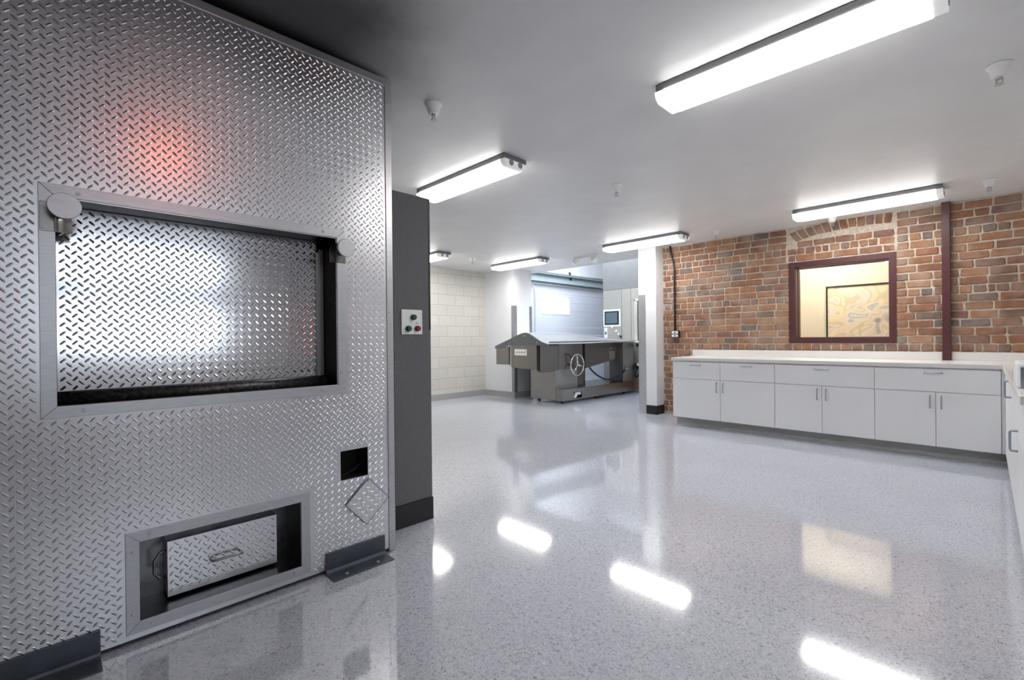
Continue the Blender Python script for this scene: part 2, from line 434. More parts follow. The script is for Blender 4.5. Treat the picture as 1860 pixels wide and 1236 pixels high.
gd = g.build('steel_girder', 'girder'); tag(gd, 'grey steel girder running along the wall above the white bay door', 'beam')
MB().tube([(XL+.03, 7.04, 2.78), (XL+.03, 12, 2.78)], .022, 10).build('pipe', 'white_wall', gd)
MB().tube([(XL+.03, 7.04, 2.49), (XL+.03, 12, 2.47)], .014, 10).build('conduit', 'white_wall', gd)
for yy, zz in ((9.33, 2.80), (9.36, 2.66)):
    MB().cyl((XL+.05, yy, zz-.03), (XL+.05, yy, zz+.03), .03, seg=12).build('clamp', 'black', gd)

# brick wall ---------------------------------------------------------------
def brick(mb, pts, depth):
    n = len(pts); cx = sum(p[0] for p in pts)/n; cz_ = sum(p[1] for p in pts)/n
    yb, yf = YB+.016, YB-depth
    out = [(p[0], yb, p[1]) for p in pts]; mid = [(p[0], YB-depth*.35, p[1]) for p in pts]
    ins = []
    for p in pts:
        dx, dz = cx-p[0], cz_-p[1]; l = math.hypot(dx, dz); k = .0065/l
        ins.append((p[0]+dx*k, yf+R.uniform(-.0012, .0012), p[1]+dz*k))
    fs = []
    for i in range(n):
        j = (i+1) % n; fs += [(i, j, n+j, n+i), (n+i, n+j, 2*n+j, 2*n+i)]
    vs_ = out+mid+ins+[(cx, yf-R.uniform(0, .002), cz_)]
    fs += [(2*n+i, 2*n+(i+1) % n, 3*n) for i in range(n)]
    mb.add(vs_, fs, 0, False)
def rect_brick(mb, x0, x1, z0, z1, j=.0035):
    c = .007; r = lambda: R.uniform(-j, j)
    xm = (x0+x1)/2
    pts = [(x0+c+r()*.5, z0+r()), (xm+r()*3, z0+r()), (x1-c+r()*.5, z0+r()), (x1+r(), z0+c), (x1+r(), z1-c), (x1-c, z1+r()), (xm+r()*3, z1+r()), (x0+c, z1+r()), (x0+r(), z1-c), (x0+r(), z0+c)]
    brick(mb, pts, R.uniform(.004, .011))
WX0, WX1, WZ0, WZ1 = -1.755, -.70, 1.085, 2.10
mb = MB(); CH = .0865; JT = .0155
acx, acz, ar = -1.05, -.15, 2.60       # relieving arch above the window
def arch_r(x, z): return math.hypot(x-acx, z-acz)
k0 = -12
for k in range(-12, 20):
    z0 = .987+CH*k+JT/2; z1 = .987+CH*(k+1)-JT/2
    if z0 < -.01: continue
    z1 = min(z1, 2.552)
    if z1-z0 < .02: continue
    zc = (z0+z1)/2
    if WZ0-.02 < zc < WZ1+.01: segs = [(-3.49, WX0), (WX1, .76)]
    elif zc > WZ1: segs = [(-3.49, -1.785), (-1.775, -.70), (-.69, .76)]
    else: segs = [(-3.49, .76)]
    for sx0, sx1 in segs:
        head = (k % 7 == 0); inf = zc > WZ1 and sx0 > -2 and sx1 < 0
        x = sx0 - (R.uniform(0, .1) if sx0 < -3 else 0)
        first = True
        while x < sx1-.02:
            L_ = (.102 if head else .213)*R.uniform(.93, 1.07)
            if first and not head: L_ *= (.5 if k % 2 else .8)
            if inf: L_ *= R.uniform(.7, 1.15)
            elif R.random() < .08: L_ *= .55
            first = False
            x1 = min(x+L_, sx1)
            if sx1-x1 < .05: x1 = sx1
            xa, xb = max(x, sx0)+JT/2, x1-JT/2
            xm = (xa+xb)/2
            skip = inf and ar-.04 < arch_r(xm, zc) < ar+.145
            if not skip and xb-xa > .02: rect_brick(mb, xa, xb, z0, z1, .006 if inf else .0035)
            x = x1
ang = 34
th = math.radians(90)+.275
while th > math.radians(90)-.14:
    dth = .082/(ar+.05); t0, t1 = th, th-dth+.0055
    pts = []
    r0, r1 = ar-.0+R.uniform(-.006, .006), ar+.108+R.uniform(-.008, .008)
    ln = .05*max(0, (th-math.radians(90))/.27)
    for t, r in ((t0, r0), (t0, (r0+r1)/2), (t0, r1), (t1, r1), (t1, (r0+r1)/2), (t1, r0)):
        pts.append((acx+r*math.cos(t)-ln*(r-r0)/.1+R.uniform(-.003, .003), min(acz+r*math.sin(t), 2.553)))
    if min(p[0] for p in pts) > -1.80 and max(p[0] for p in pts) < -.695 and max(p[1] for p in pts)-min(p[1] for p in pts) > .03: brick(mb, pts, R.uniform(.004, .01))
    th -= dth
mb.sheet((0, YB+.003, 0), (1, 0, 0), (0, 0, 1), (-3.5, .78), (-.02, 2.66), [(WX0+.03, WX1-.03, WZ0+.03, WZ1-.03)], 1)
for b_ in ((-3.5, WX0+.03, 0, 2.66), (WX1-.03, .78, 0, 2.66), (WX0+.03, WX1-.03, 0, WZ0+.03), (WX0+.03, WX1-.03, WZ1-.03, 2.66)):
    mb.box(b_[0], b_[1], YB+.012, YB+.2, b_[2], b_[3], 1)
struct('wall_back', mb, ['brick', 'mortar'])

# window in the brick wall
w = MB(); ox0, ox1, oz0, oz1 = -1.76, -.693, 1.08, 2.104
w.frame((0, YB-.012, 0), (1, 0, 0), (0, 0, 1), (0, 1, 0), ox0, ox1, oz0, oz1, .066, .03)
w.frame((0, YB+.018, 0), (1, 0, 0), (0, 0, 1), (0, 1, 0), ox0+.04, ox1-.04, oz0+.04, oz1-.04, .03, .09)
w.frame((0, YB+.12, 0), (1, 0, 0), (0, 0, 1), (0, 1, 0), ox0+.03, ox1-.03, oz0+.03, oz1-.03, .045, .09)
win = struct('window_1', w, 'maroon', label='maroon framed interior window in the brick wall', bevel=.002)
MB().sheet((0, YB+.108, 0), (1, 0, 0), (0, 0, 1), (ox0+.05, ox1-.05), (oz0+.05, oz1-.05)).build('glass_pane', 'glass', win)
# room behind the window
struct('wall_office', MB().box(-3.45, .78, 8.25, 8.35, 0, 2.7), 'cream')
struct('wall_office_left', MB().box(-3.5, -3.4, YB+.2, 8.25, 0, 2.7), 'cream')
struct('wall_office_right', MB().box(.76, .86, YB+.2, 8.25, 0, 2.7), 'cream')
struct('ceiling_office', MB().box(-3.45, .78, YB+.19, 8.35, 2.7, 2.78), 'ceiling_office')
art = thing('framed_painting', 'abstract painting in cream, ochre and grey, thin black frame, behind the window', 'painting', (-1.1, 8.25, 1.0))
MB().frame((0, 8.247, 0), (1, 0, 0), (0, 0, 1), (0, -1, 0), -1.66, -.46, .98, 1.90, .018, .035).build('picture_frame', 'black', art)
cv = MB().box(-1.642, -.478, 8.226, 8.246, .998, 1.882).build('canvas', 'canvas', art)

# post at the end of the brick wall
post = struct('trim_3', MB().box(-3.785, -3.492, 6.515, 6.79, 0, 2.557), 'white_wall', label='white painted post at the end of the brick wall')
MB().box(-3.664, -3.486, 6.507, 6.515, 0, .135).box(-3.492, -3.484, 6.507, 6.735, 0, .135).build('base_cover', 'black', post)
MB().box(-3.789, -3.664, 6.511, 6.515, .0, 1.83).box(-3.789, -3.785, 6.515, 6.61, 0, 1.83).build('corner_guard', 'galv', post)
struct('wall_partition', MB().box(-3.72, -3.5, 6.79, 12, -.05, 4.3), 'white_wall')

# right-hand and rear walls (behind and beside the camera)
struct('wall_right', MB().box(.76, .86, 2.9, 6.95, -.05, 2.8).box(.76, 2.6, 2.8, 2.9, -.05, 2.8), 'white_wall')
wr = MB(); wy0, wy1, wz0, wz1 = -.15, 1.85, 1.02, 2.48
for b_ in ((YR, wy0, -.05, 2.8), (wy1, 2.9, -.05, 2.8), (wy0, wy1, -.05, wz0), (wy0, wy1, wz1, 2.8)):
    wr.box(XR, XR+.15, b_[0], b_[1], b_[2], b_[3])
struct('wall_entrance', wr, 'grey_wall')
wf = MB().frame((XR+.02, 0, 0), (0, 1, 0), (0, 0, 1), (1, 0, 0), wy0, wy1, wz0, wz1, .05, .06)
wf.box(XR+.02, XR+.08, wy0+.05, wy1-.05, 1.66, 1.94)
w2 = struct('window_2', wf, 'black', label='dark framed glazing with a transom in the entrance wall')
MB().sheet((XR+.045, 0, 0), (0, 1, 0), (0, 0, 1), (wy0+.05, wy1-.05), (wz0+.05, wz1-.05)).build('glass_pane', 'glass', w2)
struct('wall_rear', MB().box(XL, XR+.15, YR-.1, YR, -.05, 2.9), 'grey_wall')

# ------------------------------------------------------------------ furnace with the diamond plate front
XM = -2.356; ZT = 2.635; YE = 1.38; Y0F = -1.4
UP, VP_, NX = (0, 1, 0), (0, 0, 1), (1, 0, 0)
fur = thing('cremation_furnace', 'large furnace faced with silver diamond plate, along the left side of the room', 'furnace', (-3.6, 0, -.018))
H1 = (.014, 1.053, .942, 1.698)      # loading opening
H2 = (.243, .863, .070, .387)        # ash opening
H3 = (1.067, 1.219, .441, .593)      # square hole
fp = MB().sheet((XM, 0, 0), UP, VP_, (Y0F, 1.345), (.004, 2.60), [H1, H2, H3])
F1 = (-.027, 1.100, .900, 1.745); F2 = (.200, .907, .027, .426)
fp.loz((XM, 0, 0), UP, VP_, NX, Y0F, 1.345, .004, 2.60, [F1, F2, H3])
fp.build('face_panel', 'plate', fur)
fb = MB().box(-5.2, XM-.30, Y0F, YE-.003, .0, 2.60).box(-2.66, XM-.004, 1.353, YE-.003, .004, 2.60).box(-2.66, XM-.004, Y0F, Y0F+.03, .004, 2.6)
fb.box(-2.66, XM-.004, Y0F+.03, 1.353, 2.57, 2.60)
fb.build('casing', 'soot', fur)
tt = MB().prism([(XM-.02, Y0F, 2.597), (XM+.004, Y0F, 2.597), (XM+.004, Y0F, ZT), (XM-.02, Y0F, ZT)], (0, YE-Y0F, 0))
tt.build('top_trim', 'alu', fur, .001)
ct = MB().box(XM-.02, XM+.006, 1.342, YE, -.012, 2.596).box(XM-.06, XM-.02, YE-.004, YE, -.012, 2.596)
ctr = ct.build('corner_trim', 'alu', fur, .001)
def bolt(mbp, y, z, x, r=.0085):
    MB().cyl((x, y, z), (x+.003, y, z), r, seg=14).cyl((x+.003, y, z), (x+.0055, y, z), r*.62, r*.5, seg=10).build('bolt', 'galv', mbp)
for y, z in ((1.36, 2.50), (1.357, 1.326), (1.355, 1.01), (1.36, .096)): bolt(ctr, y, z, XM+.006, .006)
# door frame
df = MB().frame((XM, 0, 0), UP, VP_, NX, *F1, .043, .007).build('door_frame', 'alu', fur, .0012)
for y, z in ((.078, 1.722), (.99, 1.724), (1.075, 1.005), (.976, .921), (.087, .921)): bolt(df, y, z, XM+.007)
# jambs of the opening
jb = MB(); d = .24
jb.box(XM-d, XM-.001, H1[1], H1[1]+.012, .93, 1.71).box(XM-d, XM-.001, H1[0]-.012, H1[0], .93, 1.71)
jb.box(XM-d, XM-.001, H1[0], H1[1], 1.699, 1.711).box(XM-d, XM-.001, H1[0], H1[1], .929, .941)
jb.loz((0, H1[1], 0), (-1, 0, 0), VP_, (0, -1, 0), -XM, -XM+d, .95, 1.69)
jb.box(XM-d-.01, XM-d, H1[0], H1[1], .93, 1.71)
jb.build('opening_lining', 'plate_shaded', fur)
XD = -2.495
ld = MB().box(XD-.03, XD, H1[0]+.004, 1.010, .985, 1.697)
ld.loz((XD, 0, 0), UP, VP_, NX, H1[0]+.004, 1.010, .985, 1.697, ph=(.3, .2))
door_o = ld.build('loading_door', 'plate_door', fur); door_o['label'] = 'sliding diamond plate loading door'
MB().box(XD-.03, XD+.012, 1.010, 1.026, .985, 1.64).box(XD-.03, XD-.012, 1.026, 1.0515, .985, 1.66).build('door_edge_channel', 'steel_dull', door_o, .002)
rl = MB().cyl((XD+.02, .05, .956), (XD+.02, 1.04, .956), .029, seg=24).cyl((XD+.02, H1[0], .956), (XD+.02, 1.052, .956), .012, seg=12)
rl.build('loading_roller', 'roller', fur)
for yc, zc_, s in ((.04, 1.656, 1), (1.076, 1.642, -1)):
    if s > 0:
        bk = MB().box(XM+.007, XM+.0105, -.024, .016, 1.572, 1.678)
        tabs = [(XM+.0105, .012), (XM+.0105, .016), (XM-.01, .024), (XM-.02, .045), (XM-.02, .062), (XM-.024, .062), (XM-.024, .04), (XM-.012, .018), (XM+.004, .012)]
        bk.prism([(x, y, 1.575) for x, y in tabs], (0, 0, .085), smooth=True)
        bo = [( -.012, 1.664), (-.012, 1.588)]
    else:
        bk = MB().box(XM+.007, XM+.0105, 1.057, 1.102, 1.572, 1.648)
        tabs = [(XM+.0105, 1.062), (XM+.0105, 1.055), (XM-.03, 1.035), (XM-.034, 1.035), (XM-.034, 1.04), (XM+.006, 1.062)]
        bk.prism([(x, y, 1.575) for x, y in tabs], (0, 0, .10), smooth=True)
        bo = []
    b_ = bk.build('knob_bracket', 'steel', fur, .001)
    for y, z in bo: bolt(b_, y, z, XM+.0105, .009)
    MB().cyl((XM+.0105 if s < 0 else XM-.02, yc, zc_-.02), (-2.288, yc, zc_), .011, seg=14).build('stem', 'steel', b_)
    MB().tube([(-2.290, yc, zc_), (-2.289, yc, zc_), (-2.281, yc, zc_), (-2.279, yc, zc_)], [.043, .0455, .0455, .044], 40).build('knob_disc', 'alu', b_)
# ash opening
af = MB().frame((XM, 0, 0), UP, VP_, NX, *F2, .043, .007).build('ash_frame', 'alu', fur, .0012)
for y, z in ((.278, .405), (.222, .349), (.22, .103), (.28, .048), (.826, .405), (.886, .349), (.884, .096), (.83, .048)): bolt(af, y, z, XM+.007, .0075)
nm = MB(); d = .2
y0, y1, z0, z1 = H2
nm.box(XM-d, XM-.001, y1, y1+.006, z0-.006, z1+.006).box(XM-d, XM-.001, y0-.006, y0, z0-.006, z1+.006).box(XM-d, XM-.001, y0, y1, z1, z1+.006).box(XM-d, XM-.001, y0, y1, z0-.006, z0).box(XM-d-.006, XM-d, y0-.006, y1+.006, z0-.006, z1+.006)
nm.build('ash_opening_lining', 'niche', fur)
XA = -2.452
ad = MB().box(XA-.10, XA, .347, .783, .084, .319)
ad.loz((XA, 0, 0), UP, VP_, NX, .347, .783, .084, .319, ph=(.2, .4))
ado = ad.build('ash_door', 'plate', fur); ado['label'] = 'small diamond plate ash door'
hp = [(XA, .505, .192), (XA+.028, .507, .193), (XA+.032, .52, .194), (XA+.034, .565, .195), (XA+.032, .61, .194), (XA+.028, .622, .193), (XA, .624, .192)]
MB().tube(hp, .006, 10).build('handle', 'steel_dull', ado)
lp = [(XA-.03, .347, .275), (XA-.03, .325, .27), (XA-.028, .305, .24), (XA-.028, .305, .19), (XA-.03, .322, .165), (XA-.03, .347, .162)]
MB().tube(lp, .006, 10).build('side_handle', 'steel_dull', ado)
# square hole and its swung-aside cover
y0, y1, z0, z1 = H3
hm = MB(); d = .14
hm.box(XM-d, XM-.001, y1, y1+.004, z0, z1).box(XM-d, XM-.001, y0-.004, y0, z0, z1).box(XM-d, XM-.001, y0-.004, y1+.004, z1, z1+.004).box(XM-d, XM-.001, y0-.004, y1+.004, z0-.004, z0).box(XM-d-.004, XM-d, y0, y1, z0, z1)
hm.build('hole_lining', 'soot', fur)
wire = [(XM-.06, y0, z0+.012), (XM-.05, y0+.05, z0+.016), (XM-.045, y0+.10, z0+.035), (XM-.05, y1, z0+.075)]
MB().tube(wire, .003, 8).build('cable', 'black_rubber', fur)
pv = Vector((0, 1.219, .427)); an = math.radians(-90-48)
cu = Vector((0, math.cos(an), math.sin(an))); cv_ = Vector((0, -math.sin(an), math.cos(an)))
cm = MB(); S = .178
O = pv + Vector((XM+.007, 0, 0))
cm.prism([O, O+cu*S, O+cu*S+cv_*S, O+cv_*S], (.003, 0, 0))
cm.loz(O+Vector((.003, 0, 0)), cu, cv_, NX, .004, S-.004, .004, S-.004)
cm.frame(O+Vector((.003, 0, 0)), cu, cv_, NX, 0, S, 0, S, .003, .0006, 1)
cpl = cm.build('cover_plate', ['plate', 'dark_steel'], fur); cpl['label'] = 'loose diamond plate hole cover hanging askew by one corner'
bolt(cpl, 1.219-.004, .427-.014, XM+.010, .006)
# angles along the foot
for ya, yb in ((.981, 1.313), (Y0F+.2, .125)):
    z = fz(1.0)
    prof = [(XM+.0, .088), (XM+.007, .088), (XM+.007, z+.022), (XM+.012, z+.012), (XM+.022, z+.007), (XM+.105, z+.006), (XM+.105, z+.0005), (XM+.015, z+.0005), (XM+.0, z+.015)]
    aa = MB().prism([(x+.002, ya, zz) for x, zz in prof], (0, yb-ya, 0)).build('foot_angle', 'dark_steel', fur, .0015)
    aa['label'] = 'dark grey steel angle along the foot'
    for t in ((.24, .76) if ya > .5 else (.9, .5)):
        yy = ya+(yb-ya)*t
        MB().cyl((XM+.075, yy, z+.006), (XM+.075, yy, z+.010), .009, .007, 14).build('anchor_bolt', 'galv', aa)

# ------------------------------------------------------------------ grey control column
cc = thing('control_column', 'tall dark grey column with a black base beside the furnace', 'column', (-2.9, 1.65, fz(1.6)))
zf = fz(1.65)
MB().box(-3.3, -2.585, 1.520, 1.797, zf+.145, 2.105).build('column_panel', 'col_grey', cc, .003)
MB().box(-3.3, -2.592, 1.514, 1.5195, zf+.145, 2.100).build('column_side_shade', 'black', cc)  # black sheet painting the gap's shadow onto the column's side
MB().box(-3.302, -2.579, 1.512, 1.801, zf, zf+.145).build('column_base', 'black', cc, .002)
MB().box(-2.585, -2.5835, 1.783, 1.796, 1.235, 2.10).build('edge_strip', 'black', cc)
cp = MB().box(-2.585, -2.577, 1.572, 1.726, 1.206, 1.364).build('switch_plate', 'white_plastic', cc, .003); cp['label'] = 'white switch plate with three buttons'
MB().frame((-2.577, 0, 0), UP, VP_, NX, 1.582, 1.716, 1.216, 1.354, .004, .0015).build('raised_border', 'white_plastic', cp)
for y, z, m, l in ((1.655, 1.315, 'green', 'dark green button'), (1.617, 1.242, 'green', 'green button'), (1.685, 1.243, 'red', 'red button')):
    b = MB().tube([(-2.578, y, z), (-2.570, y, z), (-2.556, y, z), (-2.552, y, z)], [.019, .019, .017, .012], 20).build('push_button', m, cp); b['label'] = l
MB().box(-2.577, -2.5765, 1.675, 1.695, 1.272, 1.278).box(-2.577, -2.5765, 1.679, 1.691, 1.281, 1.285).build('legend', 'socket', cp)

# ------------------------------------------------------------------ ceiling lights
def make_light(x0, y0, zc_, label):
    t = thing('ceiling_light', label, 'ceiling light', (x0, y0, zc_), 'fluorescent lights on the ceiling')
    L_, W = 1.235, .255
    MB().box(x0+.004, x0+L_-.004, y0+.003, y0+W-.003, zc_-.040, zc_).build('housing', 'housing', t, .002)
    pr = [(0, .040), (0, .052), (.012, .078), (.04, .094), (W-.04, .094), (W-.012, .078), (W, .052), (W, .040)]
    dm_ = MB().prism([(x0+.05, y0+a, zc_-b) for a, b in pr], (L_-.10, 0, 0))
    for q in (2, 3, 7, 8): dm_.m[q] = 1
    dm_.m[0] = dm_.m[1] = 1
    dm_.build('diffuser', ['lens', 'lens_side'], t)
    MB().prism([(x0, y0+a, zc_-b) for a, b in pr], (.05, 0, 0)).build('end_cap', 'lens_end', t)
    e = MB().prism([(x0+L_-.05, y0+a, zc_-b*.97) for a, b in pr], (.05, 0, 0)).build('end_cap', 'lens_cap', t)
    for yy in (.075, .175): MB().cyl((x0+L_-.012, y0+yy, zc_-.060), (x0+L_+.004, y0+yy, zc_-.060), .024, seg=16).build('lamp_socket', 'socket', e)
    return t
lights = [(-1.335, 2.50, 'nearest ceiling fluorescent light, at the top right of the photo'),
          (-3.86, 2.53, 'ceiling fluorescent light whose left end is hidden by the dark grey column'),
          (-1.50, 5.87, 'ceiling fluorescent light close to the brick wall above the maroon framed window'),
          (-4.03, 5.90, 'ceiling fluorescent light directly above the white post'),
          (-6.52, 5.90, 'far ceiling fluorescent light above the white pier and the steel machine'),
          (-7.36, 4.42, 'ceiling fluorescent light by the block wall, only its tip showing past the column')]
l0 = None
for x, y, lab in lights:
    z = cz(y+.25)-.001
    if l0 is None: l0 = make_light(x, y, z, lab)
    else: dup(l0, (x, y, z), lab)

# ------------------------------------------------------------------ sprinklers
def make_sprinkler(x, y, z, label):
    t = thing('sprinkler_head', label, 'sprinkler', (x, y, z), 'sprinkler heads on the ceiling')
    MB().lathe([(.054, 0), (.052, -.006), (.043, -.018), (.036, -.040), (.031, -.062), (.026, -.064)], (x, y, z)).build('escutcheon', 'white_plastic', t)
    m = MB().cyl((x, y, z-.062), (x, y, z-.075), .012, seg=12)
    m.tube([(x-.013, y, z-.07), (x-.012, y, z-.09), (x, y, z-.102)], .003, 6).tube([(x+.013, y, z-.07), (x+.012, y, z-.09), (x, y, z-.102)], .003, 6)
    m.build('frame_arms', 'galv', t)
    MB().cyl((x, y, z-.101), (x, y, z-.104), .020, seg=18).build('deflector', 'galv', t)
    return t
spr = [(-2.421, 1.72, 'sprinkler head on the ceiling above the end of the diamond plate furnace'),
       (-2.43, 3.80, 'sprinkler head in the middle of the ceiling between the two left lights'),
       (.061, 3.63, 'largest sprinkler head, right of the nearest ceiling light'),
       (.035, 6.05, 'sprinkler head to the right of the maroon post, near the brick wall'),
       (-2.473, 6.22, 'sprinkler head by the brick wall right of the light over the post'),
       (-1.245, 6.50, 'sprinkler head peeking out below the light over the maroon framed window'),
       (-6.24, 5.22, 'farthest sprinkler head, in front of the cream block wall')]
s0 = None
for x, y, lab in spr:
    z = cz(y)-.0005
    if s0 is None: s0 = make_sprinkler(x, y, z, lab)
    else: dup(s0, (x, y, z), lab)

# emergency twin light
em = thing('ceiling_emergency_light', 'white twin-head emergency light on the ceiling near the white post', 'emergency light', (-4.75, 6.43, cz(6.43)))
ez = cz(6.43)+.002
MB().box(-4.95, -4.50, 6.39, 6.47, ez-.045, ez).build('housing', 'white_plastic', em, .004)
for x, dx in ((-4.93, -.25), (-4.55, .55)):
    c = Vector((x, 6.42, ez-.075)); dvec = Vector((dx, -.35, -.55)).normalized()
    a = MB().cyl((x, 6.43, ez-.045), c, .014, seg=12); h = a.build('swivel', 'white_plastic', em)
    MB().tube([c-dvec*.045, c-dvec*.04, c+dvec*.045, c+dvec*.055], [.035, .045, .052, .05], 20).build('lamp_head', 'white_plastic', em)

# ------------------------------------------------------------------ things on the brick wall
ps = MB().box(-.316, -.250, 6.655, YB-.012, .902, 2.556).build('steel_post', 'maroon', None, .003)
tag(ps, 'maroon square steel post standing on the worktop against the brick wall', 'post')
ob = thing('outlet_box', 'black outlet box with two white sockets and a black conduit on the brick wall', 'outlet', (-3.27, YB-.012, 1.17))
MB().box(-3.335, -3.212, YB-.062, YB-.012, 1.165, 1.272).build('box', 'black', ob, .004)
MB().box(-3.323, -3.224, YB-.065, YB-.062, 1.226, 1.262).box(-3.323, -3.224, YB-.065, YB-.062, 1.176, 1.212).build('sockets', 'white_plastic', ob, .002)
for zz in (1.243, 1.193): MB().box(-3.290, -3.257, YB-.0655, YB-.065, zz-.007, zz+.007).build('socket_slot', 'black', ob)
MB().tube([(-3.285, YB-.032, 1.27), (-3.288, YB-.032, 2.2), (-3.30, YB-.032, 2.30), (-3.34, YB-.03, 2.44), (-3.352, YB-.03, 2.553)], .014, 10).build('conduit', 'black', ob)

# ------------------------------------------------------------------ base cabinets along the brick wall
YF, YK = 5.93, 6.045
def pull_h(p, xc, z, y=YF, l=.125):
    MB().tube([(xc-l/2, y, z), (xc-l/2, y-.026, z), (xc-l/2+.008, y-.03, z), (xc+l/2-.008, y-.03, z), (xc+l/2, y-.026, z), (xc+l/2, y, z)], .0055, 8).build('handle', 'pull', p)
def pull_v(p, x, zc_, y=YF, l=.115):
    MB().tube([(x, y, zc_-l/2), (x, y-.026, zc_-l/2), (x, y-.03, zc_-l/2+.008), (x, y-.03, zc_+l/2-.008), (x, y-.026, zc_+l/2), (x, y, zc_+l/2)], .0055, 8).build('handle', 'pull', p)
def cabinet(x0, x1, drawers, split, label):
    t = thing('base_cabinet', label, 'cabinet', ((x0+x1)/2, 6.3, 0), 'white base cabinets under the brick wall')
    MB().box(x0, x1, YF+.019, YB-.02, .118, .858).build('carcass', 'lam', t)
    MB().box(x0, x1, YK, YK+.016, 0, .118).box(x0, x0+.016, YK+.016, YB-.02, 0, .118).build('kick_board', 'kick', t)
    g = .0022
    for a, b in drawers:
        d = MB().box(a+g, b-g, YF, YF+.018, .628+g, .846).build('drawer', 'lam', t, .0012)
        pull_h(d, (a+b)/2, .812)
    for i, (a, b) in enumerate(((x0, split), (split, x1))):
        d = MB().box(a+g, b-g, YF, YF+.018, .116, .628-g).build('door', 'lam', t, .0012)
        pull_v(d, b-.04 if i == 0 else a+.04, .535)
    return t
X0, X1, X2, X3 = -2.945, -1.706, -.789, .098
cabinet(X0, X1, ((X0, -2.322), (-2.322, X1)), -2.322, 'white base cabinet with two drawers over two doors, next to the white post')
cabinet(X1, X2, ((X1, X2),), -1.244, 'white base cabinet with one wide drawer over two doors, in the middle of its row')
lastc = cabinet(X2, X3, ((X2, X3),), -.330, 'white base cabinet with one wide drawer over two doors, in the corner at the right')
MB().box(X3+.0025, .1405, YF+.004, YF+.02, .116, .858).build('corner_filler', 'lam', lastc)
MB().box(X3, .17, YK, YK+.016, 0, .118).build('corner_kick', 'kick', lastc)
wt = MB().box(-2.962, .755, 5.912, YB-.014, .860, .900)
wto = wt.build('worktop', 'top', None, .004); tag(wto, 'long white worktop with a low upstand in front of the brick wall', 'worktop')
MB().box(-3.02, -.3185, 6.700, YB-.012, .900, .986).box(-.2475, .755, 6.700, YB-.012, .900, .986).build('upstand', 'top', wto, .003)

# right-hand run
XF = .122
def side_cabinet(y0, y1, hd, hk, label):
    t = thing('side_cabinet', label, 'cabinet', (.45, (y0+y1)/2, 0))
    MB().box(XF+.019, .75, y0, y1, .118, .858).build('carcass', 'lam', t)
    MB().box(XF+.03, XF+.046, y0, y1, 0, .118).build('kick_board', 'kick', t)
    d = MB().box(XF, XF+.018, y0+.003, y1-.003, .630, .846).build('drawer', 'lam', t, .0012)
    for nm_, z_, y_ in (('drawer', .795, hd), ('door', .588, hk)):
        q = d if nm_ == 'drawer' else MB().box(XF, XF+.018, y0+.003, y1-.003, .116, .626).build('door', 'lam', t, .0012)
        if y_: MB().tube([(XF, y_, z_-.055), (XF-.026, y_, z_-.055), (XF-.03, y_, z_-.048), (XF-.03, y_, z_+.048), (XF-.026, y_, z_+.055), (XF, y_, z_+.055)], .006, 8).build('handle', 'pull', q)
    return t
side_cabinet(4.20, 5.915, 4.6, None, 'white side cabinet in the right-hand run nearest the corner')
side_cabinet(3.0, 4.195, None, 3.72, 'white side cabinet cut by the right edge of the photo')
sw = MB().box(XF-.018, .755, 3.0, 5.9105, .860, .900).build('side_worktop', 'top', None, .004)
tag(sw, 'white worktop of the right-hand run at the right edge of the photo', 'worktop')

bx = thing('storage_box', 'white rounded box with a grey framed front on the right-hand worktop', 'box', (.28, 3.55, .90))
MB().box(.108, .45, 3.40, 3.72, .9005, 1.028).build('body', 'lam', bx, .012)
MB().frame((0, 3.4, 0), (1, 0, 0), (0, 0, 1), (0, -1, 0), .122, .44, .905, 1.005, .022, .004).build('front_frame', 'pull', bx)

# ------------------------------------------------------------------ stainless machine on castors
mc = thing('stainless_machine', 'stainless steel machine on castors with a three-spoke handwheel', 'machine', (-6.0, 7.5, 0))
XS = -5.27
# base beam and deck with a slot
bm_ = MB()
bm_.sheet((XS, 0, 0), UP, VP_, (6.46, 8.84), (.05, .255), [(6.755, 7.02, .075, .185)])
bm_.box(-6.04, XS-.0005, 6.4605, 6.755, .05, .2545).box(-6.04, XS-.0005, 7.02, 8.84, .05, .2545).box(-6.04, XS-.0005, 6.755, 7.02, .185, .2545).box(-6.04, XS-.0005, 6.755, 7.02, .05, .075).box(-6.04, -5.45, 6.755, 7.02, .075, .185)
base = bm_.build('base_beam', 'steel', mc)
MB().prism([(XS-.06, 6.80, .08), (XS-.06, 6.86, .08), (XS-.06, 6.90, .13), (XS-.06, 7.0, .13), (XS-.06, 7.0, .175), (XS-.06, 6.84, .175)], (.05, 0, 0)).build('slot_bracket', 'white_plastic', base)
MB().box(-5.449, -5.445, 6.756, 7.019, .076, .184).build('slot_shade', 'black', base)
MB().box(-6.04, -5.43, 6.45, 7.1, .06, .60).build('pedestal', 'steel_dull', mc, .006)
# body with a rounded flank
bp = []
for k in range(13):
    a = math.radians(-90+15*k)
    bp.append((-5.62+.19*math.cos(a)*1.0, 6.75+.19*math.sin(a) if a < 0 else 7.28+.19*math.sin(a), 0))
bp = [(-6.0, 6.56, 0)] + bp + [(-6.0, 7.47, 0)]
MB().prism([(x, y, .256) for x, y, z in bp], (0, 0, .81), smooth=False).build('drum', 'steel_brown', mc, .0, )
